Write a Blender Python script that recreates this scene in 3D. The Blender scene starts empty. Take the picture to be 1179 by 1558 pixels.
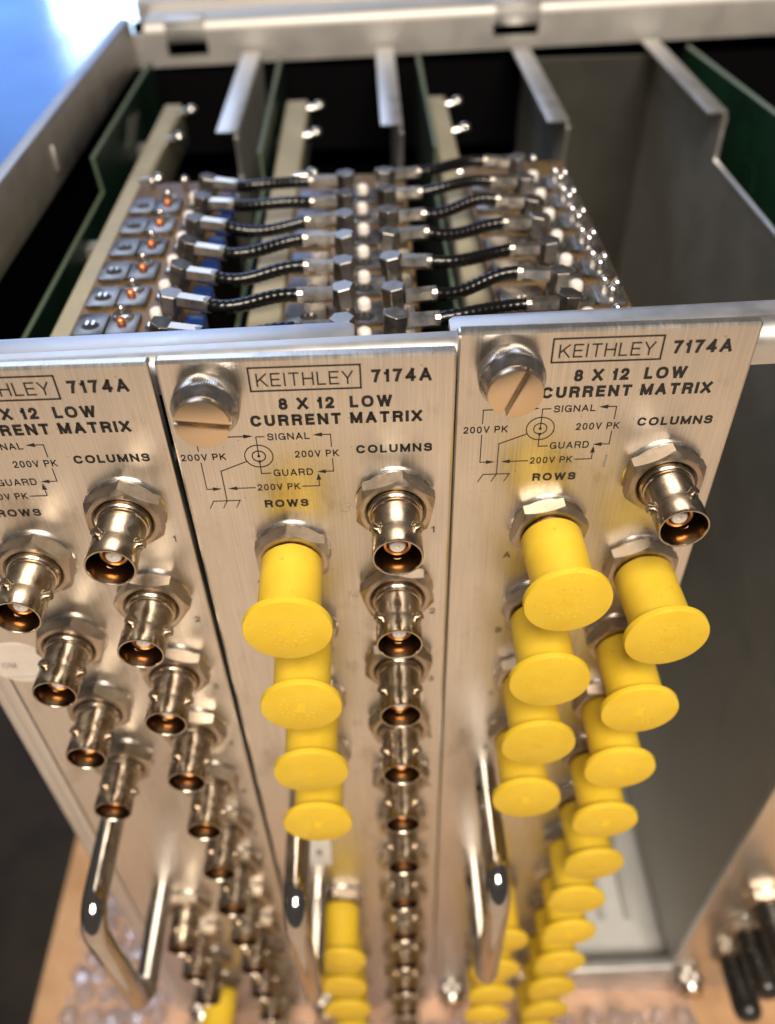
import bpy, bmesh, math, random
from mathutils import Matrix, Vector
random.seed(7)
PI = math.pi
S = 0.001                                   # everything below is written in millimetres

# ------------------------------------------------------------------ camera, world, lamps, exposure
scn = bpy.context.scene
col = scn.collection
CAMPOS = Vector((39.466, -127.610, 81.021)) * S
cam_d = bpy.data.cameras.new('camera'); cam = bpy.data.objects.new('camera', cam_d); col.objects.link(cam)
rx, ux, fx = (0.99936, -0.02882, -0.02135), (0.03527, 0.6814, 0.73106), (0.00653, 0.73134, -0.68198)
m = Matrix(((rx[0], ux[0], -fx[0]), (rx[1], ux[1], -fx[1]), (rx[2], ux[2], -fx[2]))).to_4x4()
m.translation = CAMPOS
cam.matrix_world = m
cam_d.sensor_fit = 'VERTICAL'; cam_d.sensor_height = 36.0; cam_d.sensor_width = 36.0
cam_d.lens = 1283.15 / 1558.0 * 36.0
cam_d.clip_start = 0.004; cam_d.clip_end = 60.0
cam_d.dof.use_dof = True; cam_d.dof.focus_distance = 0.163; cam_d.dof.aperture_fstop = 9.5
scn.camera = cam

world = bpy.data.worlds.new('World'); scn.world = world; world.use_nodes = True
bg = world.node_tree.nodes['Background']
bg.inputs[0].default_value = (1.0, 0.90, 0.80, 1); bg.inputs[1].default_value = 0.11

def area(name, loc, target, sx, sy, power, color):
    d = bpy.data.lights.new(name, 'AREA'); d.shape = 'RECTANGLE'; d.size = sx; d.size_y = sy
    d.energy = power; d.color = color
    o = bpy.data.objects.new(name, d); col.objects.link(o)
    o.location = loc
    o.rotation_euler = (Vector(target) - Vector(loc)).to_track_quat('-Z', 'Y').to_euler()
    return o
area('ceiling_lamp', (0.09, -0.75, 1.05), (0.06, -0.10, -0.15), 0.75, 0.45, 33.0, (1.0, 0.87, 0.72))
area('window_light_high', (-0.9, 2.3, 1.75), (0.0, 0.05, 0.0), 1.5, 1.1, 21.0, (0.58, 0.72, 1.0))
area('window_light_far', (-2.1, 8.0, 0.25), (-1.2, 3.0, -0.6), 4.6, 2.3, 130.0, (0.16, 0.38, 1.0))
area('window_light_sunlit', (-2.0, 7.7, -0.60), (-1.5, 3.0, -0.8), 0.9, 0.40, 17.0, (0.70, 0.92, 1.0))

scn.view_settings.view_transform = 'Standard'; scn.view_settings.look = 'None'
scn.view_settings.exposure = 0.0; scn.view_settings.gamma = 1.0
scn.render.engine = 'CYCLES'

# ------------------------------------------------------------------ materials
def mat(name, base, rough=0.5, metal=0.0, **kw):
    mt = bpy.data.materials.new(name); mt.use_nodes = True
    b = mt.node_tree.nodes['Principled BSDF']
    b.inputs['Base Color'].default_value = (*base, 1); b.inputs['Roughness'].default_value = rough
    b.inputs['Metallic'].default_value = metal
    for k, v in kw.items(): b.inputs[k.replace('_', ' ')].default_value = v
    return mt
def N(mt, t, **kw):
    n = mt.node_tree.nodes.new(t)
    for k, v in kw.items():
        if k in n.inputs: n.inputs[k].default_value = v
        else: setattr(n, k, v)
    return n
def L(mt, a, b): mt.node_tree.links.new(a, b)
def bsdf(mt): return mt.node_tree.nodes['Principled BSDF']
def coords(mt, scale):
    tc = N(mt, 'ShaderNodeTexCoord'); mp = N(mt, 'ShaderNodeMapping'); mp.inputs['Scale'].default_value = scale
    L(mt, tc.outputs['Object'], mp.inputs['Vector']); return mp.outputs['Vector']
def ramp(mt, src, p0, c0, p1, c1):
    r = N(mt, 'ShaderNodeValToRGB'); e = r.color_ramp.elements
    e[0].position, e[0].color = p0, (*c0, 1); e[1].position, e[1].color = p1, (*c1, 1)
    L(mt, src, r.inputs['Fac']); return r.outputs['Color']
def noise(mt, vec, sc, det=3, rough=0.5):
    n = N(mt, 'ShaderNodeTexNoise'); n.inputs['Scale'].default_value = sc; n.inputs['Detail'].default_value = det
    n.inputs['Roughness'].default_value = rough
    L(mt, vec, n.inputs['Vector']); return n.outputs['Fac']
def maprange(mt, src, a, b, c, d):
    n = N(mt, 'ShaderNodeMapRange'); n.inputs[1].default_value = a; n.inputs[2].default_value = b
    n.inputs[3].default_value = c; n.inputs[4].default_value = d
    L(mt, src, n.inputs[0]); return n.outputs[0]
def bump(mt, h, strength, dist):
    n = N(mt, 'ShaderNodeBump'); n.inputs['Strength'].default_value = strength; n.inputs['Distance'].default_value = dist
    L(mt, h, n.inputs['Height']); L(mt, n.outputs['Normal'], bsdf(mt).inputs['Normal'])
def wear(mt, c0, c1, r0, r1, sc=300, b=0.0, bd=0.0001, det=5):
    v = coords(mt, (1, 1, 1)); f = noise(mt, v, sc, det, 0.62)
    L(mt, ramp(mt, f, 0.32, c0, 0.68, c1), bsdf(mt).inputs['Base Color'])
    L(mt, maprange(mt, f, 0.3, 0.7, r0, r1), bsdf(mt).inputs['Roughness'])
    if b: bump(mt, noise(mt, v, sc * 4, 3), b, bd)
    return mt

def vary(mt, amount):
    """each copy of a part a little lighter or darker, as plating and plastic are"""
    bs = bsdf(mt); lk = bs.inputs['Base Color'].links[0]; src = lk.from_socket
    oi = N(mt, 'ShaderNodeObjectInfo'); hsv = N(mt, 'ShaderNodeHueSaturation')
    mr = N(mt, 'ShaderNodeMapRange'); mr.inputs[3].default_value = 1-amount; mr.inputs[4].default_value = 1+amount*.6
    L(mt, oi.outputs['Random'], mr.inputs[0]); L(mt, mr.outputs[0], hsv.inputs['Value']); L(mt, src, hsv.inputs['Color']); L(mt, hsv.outputs['Color'], bs.inputs['Base Color'])
M = {}
# brushed aluminium face: grain runs up and down the panel
pm = M['panel'] = mat('brushed_panel', (0.80, 0.76, 0.71), 0.34, 1.0)
v = coords(pm, (2600, 400, 34)); grain = noise(pm, v, 1.0, 4, 0.7)
v2 = coords(pm, (1, 1, 1)); cloud = noise(pm, v2, 42, 4, 0.6); fine = noise(pm, v2, 240, 5, 0.7)
st = ramp(pm, noise(pm, coords(pm, (1, 1, .55)), 75, 6, 0.68), 0.56, (1, 1, 1), 0.78, (0.62, 0.56, 0.50))
sp_ = ramp(pm, noise(pm, v2, 900, 2, 0.5), 0.70, (1, 1, 1), 0.76, (0.55, 0.48, 0.42))
m1 = N(pm, 'ShaderNodeMixRGB', blend_type='MULTIPLY'); m1.inputs[0].default_value = 1.0; m2 = N(pm, 'ShaderNodeMixRGB', blend_type='MULTIPLY'); m2.inputs[0].default_value = 0.8
L(pm, ramp(pm, grain, 0.25, (0.56, 0.535, 0.50), 0.75, (0.80, 0.775, 0.74)), m1.inputs[1]); L(pm, st, m1.inputs[2]); L(pm, m1.outputs[0], m2.inputs[1]); L(pm, sp_, m2.inputs[2])
L(pm, m2.outputs[0], bsdf(pm).inputs['Base Color'])
mx = N(pm, 'ShaderNodeMath', operation='ADD'); mx2 = N(pm, 'ShaderNodeMath', operation='ADD')
L(pm, maprange(pm, grain, 0.2, 0.8, 0.0, 0.12), mx.inputs[0]); L(pm, maprange(pm, cloud, 0.3, 0.7, 0.24, 0.36), mx.inputs[1])
L(pm, mx.outputs[0], mx2.inputs[0]); L(pm, maprange(pm, fine, 0.58, 0.75, 0.0, 0.12), mx2.inputs[1])
L(pm, mx2.outputs[0], bsdf(pm).inputs['Roughness'])
bump(pm, grain, 0.22, 0.00006)

M['alu'] = wear(mat('rail_aluminium', (0.72, 0.71, 0.70), 0.45, 1.0), (0.68, 0.67, 0.66), (0.72, 0.71, 0.70), 0.42, 0.54, 130, 0.08, 0.00005)
M['alu_shield'] = wear(mat('shield_aluminium', (0.7, 0.69, 0.67), 0.32, 1.0), (0.44, 0.44, 0.41), (0.48, 0.475, 0.445), 0.56, 0.64, 40)
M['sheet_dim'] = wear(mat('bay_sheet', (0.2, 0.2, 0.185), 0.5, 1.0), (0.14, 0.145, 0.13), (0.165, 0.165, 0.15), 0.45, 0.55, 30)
M['alu_rear'] = wear(mat('rear_rail_aluminium', (0.6, 0.59, 0.57), 0.6, 1.0), (0.58, 0.565, 0.545), (0.64, 0.625, 0.60), 0.56, 0.66, 60)
M['grey_paint'] = wear(mat('grey_chassis_paint', (0.5, 0.5, 0.49), 0.5), (0.46, 0.46, 0.45), (0.54, 0.54, 0.53), 0.4, 0.55, 60)
M['alu_side'] = wear(mat('side_rail_aluminium', (0.5, 0.48, 0.46), 0.45, 1.0), (0.40, 0.375, 0.36), (0.50, 0.475, 0.45), 0.42, 0.54, 90)
M['mat'] = wear(mat('bounce_mat', (0.6, 0.55, 0.48), 0.6), (0.54, 0.42, 0.31), (0.70, 0.56, 0.43), 0.55, 0.7, 9)  # pale tone set for what the panels and nuts reflect
M['nickel'] = wear(mat('nickel_plate', (0.74, 0.68, 0.60), 0.16, 1.0), (0.38, 0.32, 0.25), (0.56, 0.485, 0.40), 0.16, 0.30, 420)
vary(M['nickel'], 0.16)
M['nut'] = wear(mat('nut_nickel', (0.70, 0.62, 0.53), 0.24, 1.0), (0.40, 0.335, 0.265), (0.54, 0.465, 0.385), 0.30, 0.46, 500, 0.1, 0.00004)
vary(M['nut'], 0.2)
M['inner'] = mat('bore_metal', (0.26, 0.19, 0.12), 0.24, 1.0)
M['copper'] = mat('contact_bronze', (0.85, 0.44, 0.15), 0.3, 1.0)
M['ptfe'] = mat('ptfe_white', (0.72, 0.69, 0.66), 0.35); bsdf(M['ptfe']).inputs['Subsurface Weight'].default_value = 0.0
M['chrome'] = wear(mat('chrome_handle', (0.72, 0.69, 0.66), 0.07, 1.0), (0.42, 0.40, 0.38), (0.50, 0.475, 0.45), 0.05, 0.13, 160)
M['ink'] = mat('black_ink', (0.012, 0.011, 0.012), 0.55)
M['pencil'] = mat('pencil_grey', (0.26, 0.22, 0.18), 0.6)
M['sticker_ink'] = mat('faded_print', (0.30, 0.28, 0.26), 0.6)
M['sticker'] = wear(mat('sticker_film', (0.62, 0.57, 0.52), 0.38), (0.58, 0.53, 0.48), (0.66, 0.61, 0.56), 0.32, 0.45, 200)
M['paper'] = mat('white_label', (0.78, 0.77, 0.76), 0.6)
# yellow vinyl caps with fine moulded lettering in the middle of the face
ym = M['yellow'] = mat('yellow_vinyl', (0.86, 0.56, 0.022), 0.42)
yv = coords(ym, (1, 1, 1)); yn = noise(ym, yv, 900, 3, 0.6)
L(ym, ramp(ym, noise(ym, yv, 160, 4), 0.3, (0.68, 0.462, 0.026), 0.7, (0.74, 0.518, 0.040)), bsdf(ym).inputs['Base Color'])
bsdf(ym).inputs['Specular IOR Level'].default_value = 0.35
bump(ym, yn, 0.14, 0.0001)
ysp = ramp(ym, noise(ym, yv, 620, 3, 0.6), 0.66, (1, 1, 1), 0.74, (0.62, 0.52, 0.40)); ym1 = N(ym, 'ShaderNodeMixRGB', blend_type='MULTIPLY'); ym1.inputs[0].default_value = 0.55
L(ym, bsdf(ym).inputs['Base Color'].links[0].from_socket, ym1.inputs[1]); L(ym, ysp, ym1.inputs[2]); L(ym, ym1.outputs[0], bsdf(ym).inputs['Base Color'])
L(ym, maprange(ym, noise(ym, yv, 240, 5, 0.65), 0.3, 0.7, 0.34, 0.6), bsdf(ym).inputs['Roughness'])
vary(ym, 0.08)
M['black_rubber'] = wear(mat('black_cap_rubber', (0.012, 0.011, 0.010), 0.3), (0.010, 0.010, 0.009), (0.02, 0.018, 0.016), 0.22, 0.36, 200)
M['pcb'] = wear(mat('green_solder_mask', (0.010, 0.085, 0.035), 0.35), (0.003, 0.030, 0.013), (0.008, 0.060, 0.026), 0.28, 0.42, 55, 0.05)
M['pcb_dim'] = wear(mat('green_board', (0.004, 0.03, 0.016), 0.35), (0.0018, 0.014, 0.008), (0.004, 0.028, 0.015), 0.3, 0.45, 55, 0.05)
M['board_label'] = mat('faded_board_label', (0.16, 0.17, 0.15), 0.5)
M['pcb_edge'] = mat('laminate_edge', (0.11, 0.15, 0.10), 0.5)
M['fr4'] = wear(mat('brown_laminate', (0.20, 0.12, 0.035), 0.4), (0.085, 0.05, 0.013), (0.15, 0.09, 0.03), 0.35, 0.5, 300)
M['cream'] = wear(mat('cream_plastic', (0.60, 0.55, 0.40), 0.5), (0.25, 0.23, 0.155), (0.33, 0.305, 0.22), 0.42, 0.6, 90)
M['tin'] = wear(mat('tinned_plate', (0.62, 0.60, 0.58), 0.24, 1.0), (0.26, 0.25, 0.24), (0.42, 0.40, 0.38), 0.28, 0.46, 400); vary(M['tin'], .3)
M['ferrule'] = wear(mat('crimp_ferrule', (0.55, 0.5, 0.44), 0.3, 1.0), (0.44, 0.40, 0.35), (0.60, 0.55, 0.48), 0.24, 0.4, 400); vary(M['ferrule'], .3)
M['solder'] = mat('solder', (0.75, 0.73, 0.70), 0.14, 1.0)
M['flux'] = mat('copper_wire', (0.75, 0.26, 0.10), 0.3, 0.8)
M['blue'] = mat('blue_insulator', (0.004, 0.025, 0.14), 0.4)
M['dark'] = mat('shaded_interior', (0.0015, 0.0015, 0.002), 0.7)  # near-black base colour puts the enclosed chassis's shade into its walls
M['slot'] = mat('relay_hole', (0.02, 0.017, 0.014), 0.5)
cm = M['cable'] = mat('black_coax', (0.003, 0.003, 0.0035), 0.24)
M['darkmetal'] = wear(mat('thumb_screw_side', (0.60, 0.57, 0.54), 0.22, 1.0), (0.52, 0.49, 0.46), (0.66, 0.63, 0.60), 0.16, 0.3, 500)
sf = M['screwface'] = mat('turned_face', (0.66, 0.53, 0.38), 0.3, 1.0)
sv = coords(sf, (1, 1, 1)); wv = N(sf, 'ShaderNodeTexWave', wave_type='RINGS', rings_direction='Y'); wv.inputs['Scale'].default_value = 420; wv.inputs['Distortion'].default_value = 0.6
L(sf, sv, wv.inputs['Vector']); bump(sf, wv.outputs['Fac'], 0.10, 0.00004)
cb = M['cardboard'] = mat('cardboard', (0.50, 0.30, 0.15), 0.75)
cv = coords(cb, (1, 1, 1)); cn = noise(cb, cv, 26, 7, 0.65)
L(cb, ramp(cb, cn, 0.28, (0.36, 0.19, 0.085), 0.72, (0.60, 0.38, 0.21)), bsdf(cb).inputs['Base Color'])
cv2 = coords(cb, (2, 170, 1)); bump(cb, noise(cb, cv2, 1.0, 3), 0.25, 0.0008)
M['bench'] = wear(mat('dark_bench', (0.035, 0.028, 0.021), 0.55), (0.010, 0.008, 0.006), (0.030, 0.024, 0.018), 0.45, 0.7, 14, 0.1, 0.0004)
fl = M['floor'] = mat('polished_floor', (0.05, 0.10, 0.26), 0.2)
fv = coords(fl, (1, 1, 1)); fn = noise(fl, fv, 1.6, 4, 0.6)
L(fl, maprange(fl, fn, 0.3, 0.7, 0.18, 0.32), bsdf(fl).inputs['Roughness'])
L(fl, ramp(fl, fn, 0.3, (0.03, 0.075, 0.22), 0.7, (0.08, 0.14, 0.32)), bsdf(fl).inputs['Base Color'])
bw = M['bubble'] = mat('bubble_film', (0.80, 0.74, 0.74), 0.06)
bsdf(bw).inputs['Transmission Weight'].default_value = 0.85; bsdf(bw).inputs['IOR'].default_value = 1.35

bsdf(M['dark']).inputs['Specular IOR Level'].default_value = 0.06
bsdf(M['bench']).inputs['Specular IOR Level'].default_value = 0.15
bsdf(M['slot']).inputs['Specular IOR Level'].default_value = 0.2

# ------------------------------------------------------------------ mesh builder (millimetres in, metres out)
class MB:
    def __init__(s): s.v = []; s.f = []; s.mi = []; s.cur = 0
    def add(s, vs, fs):
        b = len(s.v); s.v += [tuple(p) for p in vs]
        for f in fs: s.f.append([b + i for i in f]); s.mi.append(s.cur)
    def box(s, x0, x1, y0, y1, z0, z1):
        s.add([(x0,y0,z0),(x1,y0,z0),(x1,y1,z0),(x0,y1,z0),(x0,y0,z1),(x1,y0,z1),(x1,y1,z1),(x0,y1,z1)],
              [(0,3,2,1),(4,5,6,7),(0,1,5,4),(1,2,6,5),(2,3,7,6),(3,0,4,7)])
    def prism(s, pts, a, b, axis):
        """closed outline pts (2-D) swept from a to b along axis"""
        n = len(pts)
        def P(p, t): return {'x': (t, p[0], p[1]), 'y': (p[0], t, p[1]), 'z': (p[0], p[1], t)}[axis]
        s.add([P(p, a) for p in pts] + [P(p, b) for p in pts],
              [list(range(n))[::-1], list(range(n, 2*n))] + [(i, (i+1) % n, n+(i+1) % n, n+i) for i in range(n)])
    def lathe(s, prof, n=40, c=(0,0,0), axis='y', rad=None, caps=(True, True), ph=0.0):
        """prof: list of (t along axis, radius)"""
        vs = []
        for t, r in prof:
            for i in range(n):
                a = 2*PI*i/n + ph; rr = r * (rad(i, t) if rad else 1.0)
                p, q = rr*math.cos(a), rr*math.sin(a)
                vs.append({'y': (c[0]+p, c[1]+t, c[2]+q), 'z': (c[0]+p, c[1]+q, c[2]+t), 'x': (c[0]+t, c[1]+p, c[2]+q)}[axis])
        fs = []
        for k in range(len(prof)-1):
            for i in range(n): fs.append((k*n+i, k*n+(i+1) % n, (k+1)*n+(i+1) % n, (k+1)*n+i))
        if caps[0]: fs.append(list(range(n))[::-1])
        if caps[1]: fs.append([(len(prof)-1)*n+i for i in range(n)])
        s.add(vs, fs)
    def tube(s, pts, r, n=16, twist=None):
        pts = [Vector(p) for p in pts]; vs = []; fs = []
        up = Vector((0.13, 0.31, 0.94)).normalized(); prev = None
        for k, p in enumerate(pts):
            d = (pts[min(k+1, len(pts)-1)] - pts[max(k-1, 0)]).normalized()
            e = prev if prev else (up if abs(d.dot(up)) < 0.9 else Vector((1, 0, 0)))
            e = (e - d*e.dot(d)).normalized(); prev = e; g = d.cross(e)
            for i in range(n):
                a = 2*PI*i/n; rr = r * (twist(k, a) if twist else 1.0)
                vs.append(p + e*rr*math.cos(a) + g*rr*math.sin(a))
        for k in range(len(pts)-1):
            for i in range(n): fs.append((k*n+i, k*n+(i+1) % n, (k+1)*n+(i+1) % n, (k+1)*n+i))
        fs.append(list(range(n))[::-1]); fs.append([(len(pts)-1)*n+i for i in range(n)])
        s.add(vs, fs)
    def dome(s, c, r, h=None, n=16, m_=5, full=False, axis='z'):
        h = h or r; pr = []
        a0 = -PI/2 if full else 0
        for k in range(m_+1):
            a = a0 + (PI/2-a0)*k/m_; pr.append((h*math.sin(a), max(r*math.cos(a), 0.002*r)))
        s.lathe(pr, n, c, axis)
    def mesh(s, name, mats, bevel=0, seg=2, smooth=35):
        me = bpy.data.meshes.new(name)
        me.from_pydata([(p[0]*S, p[1]*S, p[2]*S) for p in s.v], [], s.f)
        mats = mats if isinstance(mats, (list, tuple)) else [mats]
        for q in mats: me.materials.append(M[q])
        if len(mats) > 1: me.polygons.foreach_set('material_index', s.mi)
        bm = bmesh.new(); bm.from_mesh(me)
        bmesh.ops.recalc_face_normals(bm, faces=bm.faces)
        if bevel:
            ed = [e for e in bm.edges if len(e.link_faces) == 2 and e.calc_face_angle(0) > 0.6]
            bmesh.ops.bevel(bm, geom=ed, offset=bevel*S, segments=seg, profile=0.5, affect='EDGES', clamp_overlap=True)
        bm.to_mesh(me); bm.free()
        if smooth: me.shade_smooth(); me.set_sharp_from_angle(angle=math.radians(smooth))
        return me

def link(name, me, parent=None, loc=(0,0,0), rot=(0,0,0)):
    o = bpy.data.objects.new(name, me); col.objects.link(o); o.parent = parent
    o.location = Vector(loc)*S; o.rotation_euler = rot
    return o
def tag(o, label=None, cat=None, group=None, kind=None):
    for k, v_ in (('label', label), ('category', cat), ('group', group), ('kind', kind)):
        if v_: o[k] = v_
    return o
def thing(name, loc, label, cat, group=None):
    return tag(link(name, None, None, loc), label, cat, group)

# ------------------------------------------------------------------ the setting: floor, bench, cardboard
b = MB(); b.box(-9000, 6000, -3000, 9500, -1130, -1100)
tag(link('floor', b.mesh('floor', 'floor')), kind='structure')
b = MB(); b.box(-620, 900, -900, 640, -385, -351)
tag(link('bench_top', b.mesh('bench_top', 'bench', 3)), kind='structure')
b = MB(); b.box(-600, 880, -890, -99, -351.0, -348.4)  # unseen surface added in front so the metal reflects a pale ground
tag(link('bounce_mat', b.mesh('bounce_mat', 'mat', 0.6)), kind='structure')
b = MB()
cbp = [(-127,-95),(-128,-20),(-128,60),(-131,330),(-126,600),(860,600),(860,-95)]
b.prism([(x,y) for x,y in cbp], -351.0, -346.0, 'z')
tag(link('cardboard_sheet', b.mesh('cardboard', 'cardboard', 0.4)), 'flat tan cardboard sheet under the instrument chassis', 'cardboard')

# bubble wrap lying on the cardboard beside the first card
bwr = thing('bubble_wrap', (0, 0, -346), 'clear bubble wrap lying on the cardboard in front of and beside the chassis', 'bubble wrap')
def wz(x, y): return 3.4 + 1.5*math.sin(x*0.21+y*0.09) + 1.2*math.sin(y*0.23-x*0.11) + 0.8*math.sin(x*.43+1.3*math.sin(y*.1))
random.seed(3)
def inwrap(x, y): return (-112 < x < 172 and -58 < y < 40) or (-112 < x < -66 and y < 150)
st_ = 4.0; idx = {}; vs = []; fs = []
def vid(i, j):
    if (i, j) not in idx:
        x, y = -116+i*st_, -62+j*st_; idx[(i, j)] = len(vs); vs.append((x+1.2*math.sin(j*.7), y+1.2*math.sin(i*.5), wz(x, y)))
    return idx[(i, j)]
for i in range(74):
    for j in range(54):
        x, y = -116+(i+.5)*st_, -62+(j+.5)*st_
        if inwrap(x, y): fs.append((vid(i, j), vid(i+1, j), vid(i+1, j+1), vid(i, j+1)))
b = MB(); b.add(vs, fs); fs.clear(); link('film', b.mesh('film', 'bubble', 0, smooth=70), bwr)
b = MB(); b.dome((0,0,0), 4.4, 3.6, 14, 4); bub = b.mesh('bubble', 'bubble', smooth=60)
for j in range(22):
    for i in range(29):
        x = -110+i*10.0+(j % 2)*5.0; y = -57+j*9.4
        if not inwrap(x, y) or (x > -64 and y > -8): continue
        link('bubble', bub, bwr, (x, y, wz(x, y)-0.3), (random.uniform(-.3, .3), random.uniform(-.3, .3), i))

# ------------------------------------------------------------------ the chassis
TILT = 0.02
ch = thing('instrument_chassis', (42, 130, -346), 'silver aluminium rack chassis with open top and empty card slot', 'chassis')
def cpart(name, mb, mt, bevel=0.0, seg=2, kid=None):
    me = mb.mesh(name, mt, bevel, seg)
    for v_ in me.vertices: v_.co -= Vector((42, 130, -346))*S
    return link(name, me, kid or ch)
XL, XR = -62, 275
# front top rail (slightly out of level, as the whole front is in the picture)
def rail(x0, x1, yb):
    pr = [(6.0, -10.2)]
    pr += [(6.0+3.6-3.6*math.cos(a), -2.6-3.6+3.6*math.sin(a)) for a in [i*PI/2/10 for i in range(11)]]
    pr += [(yb, -2.6), (yb, -4.6), (10.5, -4.8), (10.0, -10.2)]
    q = MB(); q.prism(pr, x0, x1, 'x')
    q.v = [(x, y, z+TILT*(x-42)) for x, y, z in q.v]; return q
q = rail(-57.5, XR-3, 11.0); cpart('front_rail', q, 'alu')
def flange(x0, x1):
    q = MB(); pr = [(x0,11.05),(x0+.0,15.5),(x0+1.2,16.6),(x1-1.2,16.6),(x1,15.5),(x1,11.05)]
    q.prism(pr, -4.5, -2.66, 'z'); q.v = [(x, y, z+TILT*(x-42)) for x, y, z in q.v]; return q
cpart('rail_flange', flange(-57, 35.5), 'alu', 0.25); cpart('rail_flange', flange(53.5, XR-4), 'alu', 0.25)
# side rails and walls
q = MB(); q.prism([(-62,-4.8),(-58,-4.8),(-57.2,-6),(-57.2,-22),(-58,-23),(-62,-23)], 12, 268, 'y'); cpart('side_rail', q, 'alu_side', 0.5)
q = MB(); q.prism([(140,-17.5),(137,-17.5),(138.5,-10)], -57.2, -56.4, 'x'); cpart('press_stud', q, 'alu', 0.15)
q = MB(); q.box(-62, -60, 12, 282, -346, -23); cpart('side_wall', q, 'dark')
q = MB(); q.box(-58.6, -55.1, 0.8, 6, -344, -3); q.box(-62, -58.6, 2.2, 12, -346, -6); cpart('corner_post', q, 'alu', 0.4)
q = MB(); q.box(XR-3, XR, 6, 282, -346, -5); cpart('side_wall', q, 'alu_shield')
# rear rail with slots, clips and lid flange
def tl(q): q.v = [(x, y, z+TILT*(x-42)) for x, y, z in q.v]; return q
RY = 266
segs = [(-60, -43.5, None), (-43.5, -26.5, (-17.7, -12.6)), (-26.5, 93, None), (93, 112, (-16.6, -11.4)), (112, XR-4, None)]
q = MB()
for x0, x1, hole in segs:
    if hole is None: q.box(x0, x1, RY, RY+2, -21.4, -8.6)
    else: q.box(x0, x1, RY, RY+2, -21.4, hole[0]); q.box(x0, x1, RY, RY+2, hole[1], -8.6)
cpart('rear_rail', tl(q), 'alu_rear')
q = MB(); pr = [(RY, -8.58)] + [(RY+4-4*math.cos(a), -8.58+4*math.sin(a)) for a in [i*PI/2/6 for i in range(1,7)]] + [(RY+20, -4.0), (RY+20, -6.0), (RY+4, -6.2), (RY+2, -8.58)]
q.prism(pr, -52, XR-4, 'x'); cpart('lid_flange', tl(q), 'alu_rear')
q = MB(); q.prism([(RY+19.8, -9), (RY+19.8, -1.5), (RY+24, 0.5), (RY+70, 3), (RY+70, 1), (RY+24, -2)], -58, XR-4, 'x'); cpart('lid_edge', tl(q), 'alu_rear')
for x0, x1 in ((-43, -27), (94, 112)):
    q = MB(); q.box(x0, x1, RY-1.6, RY-0.05, -12.2, -5.6); q.box(x0, x1, RY-1.6, RY+9, -5.6, -3.6); cpart('lid_clip', tl(q), 'alu', 0.4)
q = MB(); q.box(-60, XR-3, 282, 285, -346, -10); cpart('back_panel', q, 'dark')
q = MB(); q.box(-60, XR-3, RY+2.2, RY+6, -60, -25); cpart('back_bar', q, 'dark')
q = MB(); q.box(-60, XR-3, 9.2, 282, -346, -336); cpart('base_plate', q, 'grey_paint')
q = MB(); q.prism([(3.2,-345.8),(3.2,-323.4),(4.2,-322.2),(9,-322.2),(9,-345.8)], -57, XR-4, 'x'); cpart('bottom_rail', q, 'alu', 0.3)
for x in (118, 136, 148):
    q = MB(); q.box(x, x+2.2, 30, 260, -336, -331.5); cpart('card_guide', q, 'alu_shield', 0.3)
q = MB(); q.box(140, 150, 62, 70, -336, -329.5); cpart('guide_block', q, 'cream', 0.6)

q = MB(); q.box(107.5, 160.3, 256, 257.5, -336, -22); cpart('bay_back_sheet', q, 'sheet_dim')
# ------------------------------------------------------------------ shared meshes
HEX = [(8.35*math.cos(i*PI/3), 8.35*math.sin(i*PI/3)) for i in range(6)]
def hexnut(af_r, t0, t1, bore, chamf):
    """hexagonal nut on -y axis with a turned chamfer on the outer face"""
    n = 48; q = MB(); rings = []
    apo = af_r*math.cos(PI/6)
    def hr(a): return apo/math.cos(((a + PI/6) % (PI/3)) - PI/6)
    def ring(fn):
        base = len(q.v); q.v += fn; return base
    angs = [2*PI*i/n for i in range(n)]
    R = []
    R.append(ring([(hr(a)*math.cos(a), t0, hr(a)*math.sin(a)) for a in angs]))
    R.append(ring([(hr(a)*math.cos(a), t1 + max(0, (hr(a)-apo*0.985))*0.62, hr(a)*math.sin(a)) for a in angs]))
    R.append(ring([(apo*0.97*math.cos(a), t1, apo*0.97*math.sin(a)) for a in angs]))
    R.append(ring([((bore+0.5)*math.cos(a), t1, (bore+0.5)*math.sin(a)) for a in angs]))
    R.append(ring([(bore*math.cos(a), t1+0.5, bore*math.sin(a)) for a in angs]))
    R.append(ring([(bore*math.cos(a), t0, bore*math.sin(a)) for a in angs]))
    for k in range(5):
        for i in range(n): q.f.append([R[k]+i, R[k]+(i+1) % n, R[k+1]+(i+1) % n, R[k+1]+i]); q.mi.append(0)
    for i in range(n): q.f.append([R[5]+i, R[5]+(i+1) % n, R[0]+(i+1) % n, R[0]+i]); q.mi.append(0)
    return q
ME = {}
ME['nut'] = hexnut(8.5, -0.75, -4.0, 5.75, 0.6).mesh('nut', 'nut', smooth=25)
q = MB(); q.lathe([(-0.0, 8.1), (-0.55, 8.15), (-0.75, 7.9), (-0.75, 5.4), (0.0, 5.4), (0.0, 8.1)], 40, caps=(False, False)); ME['washer'] = q.mesh('washer', 'darkmetal')
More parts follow.
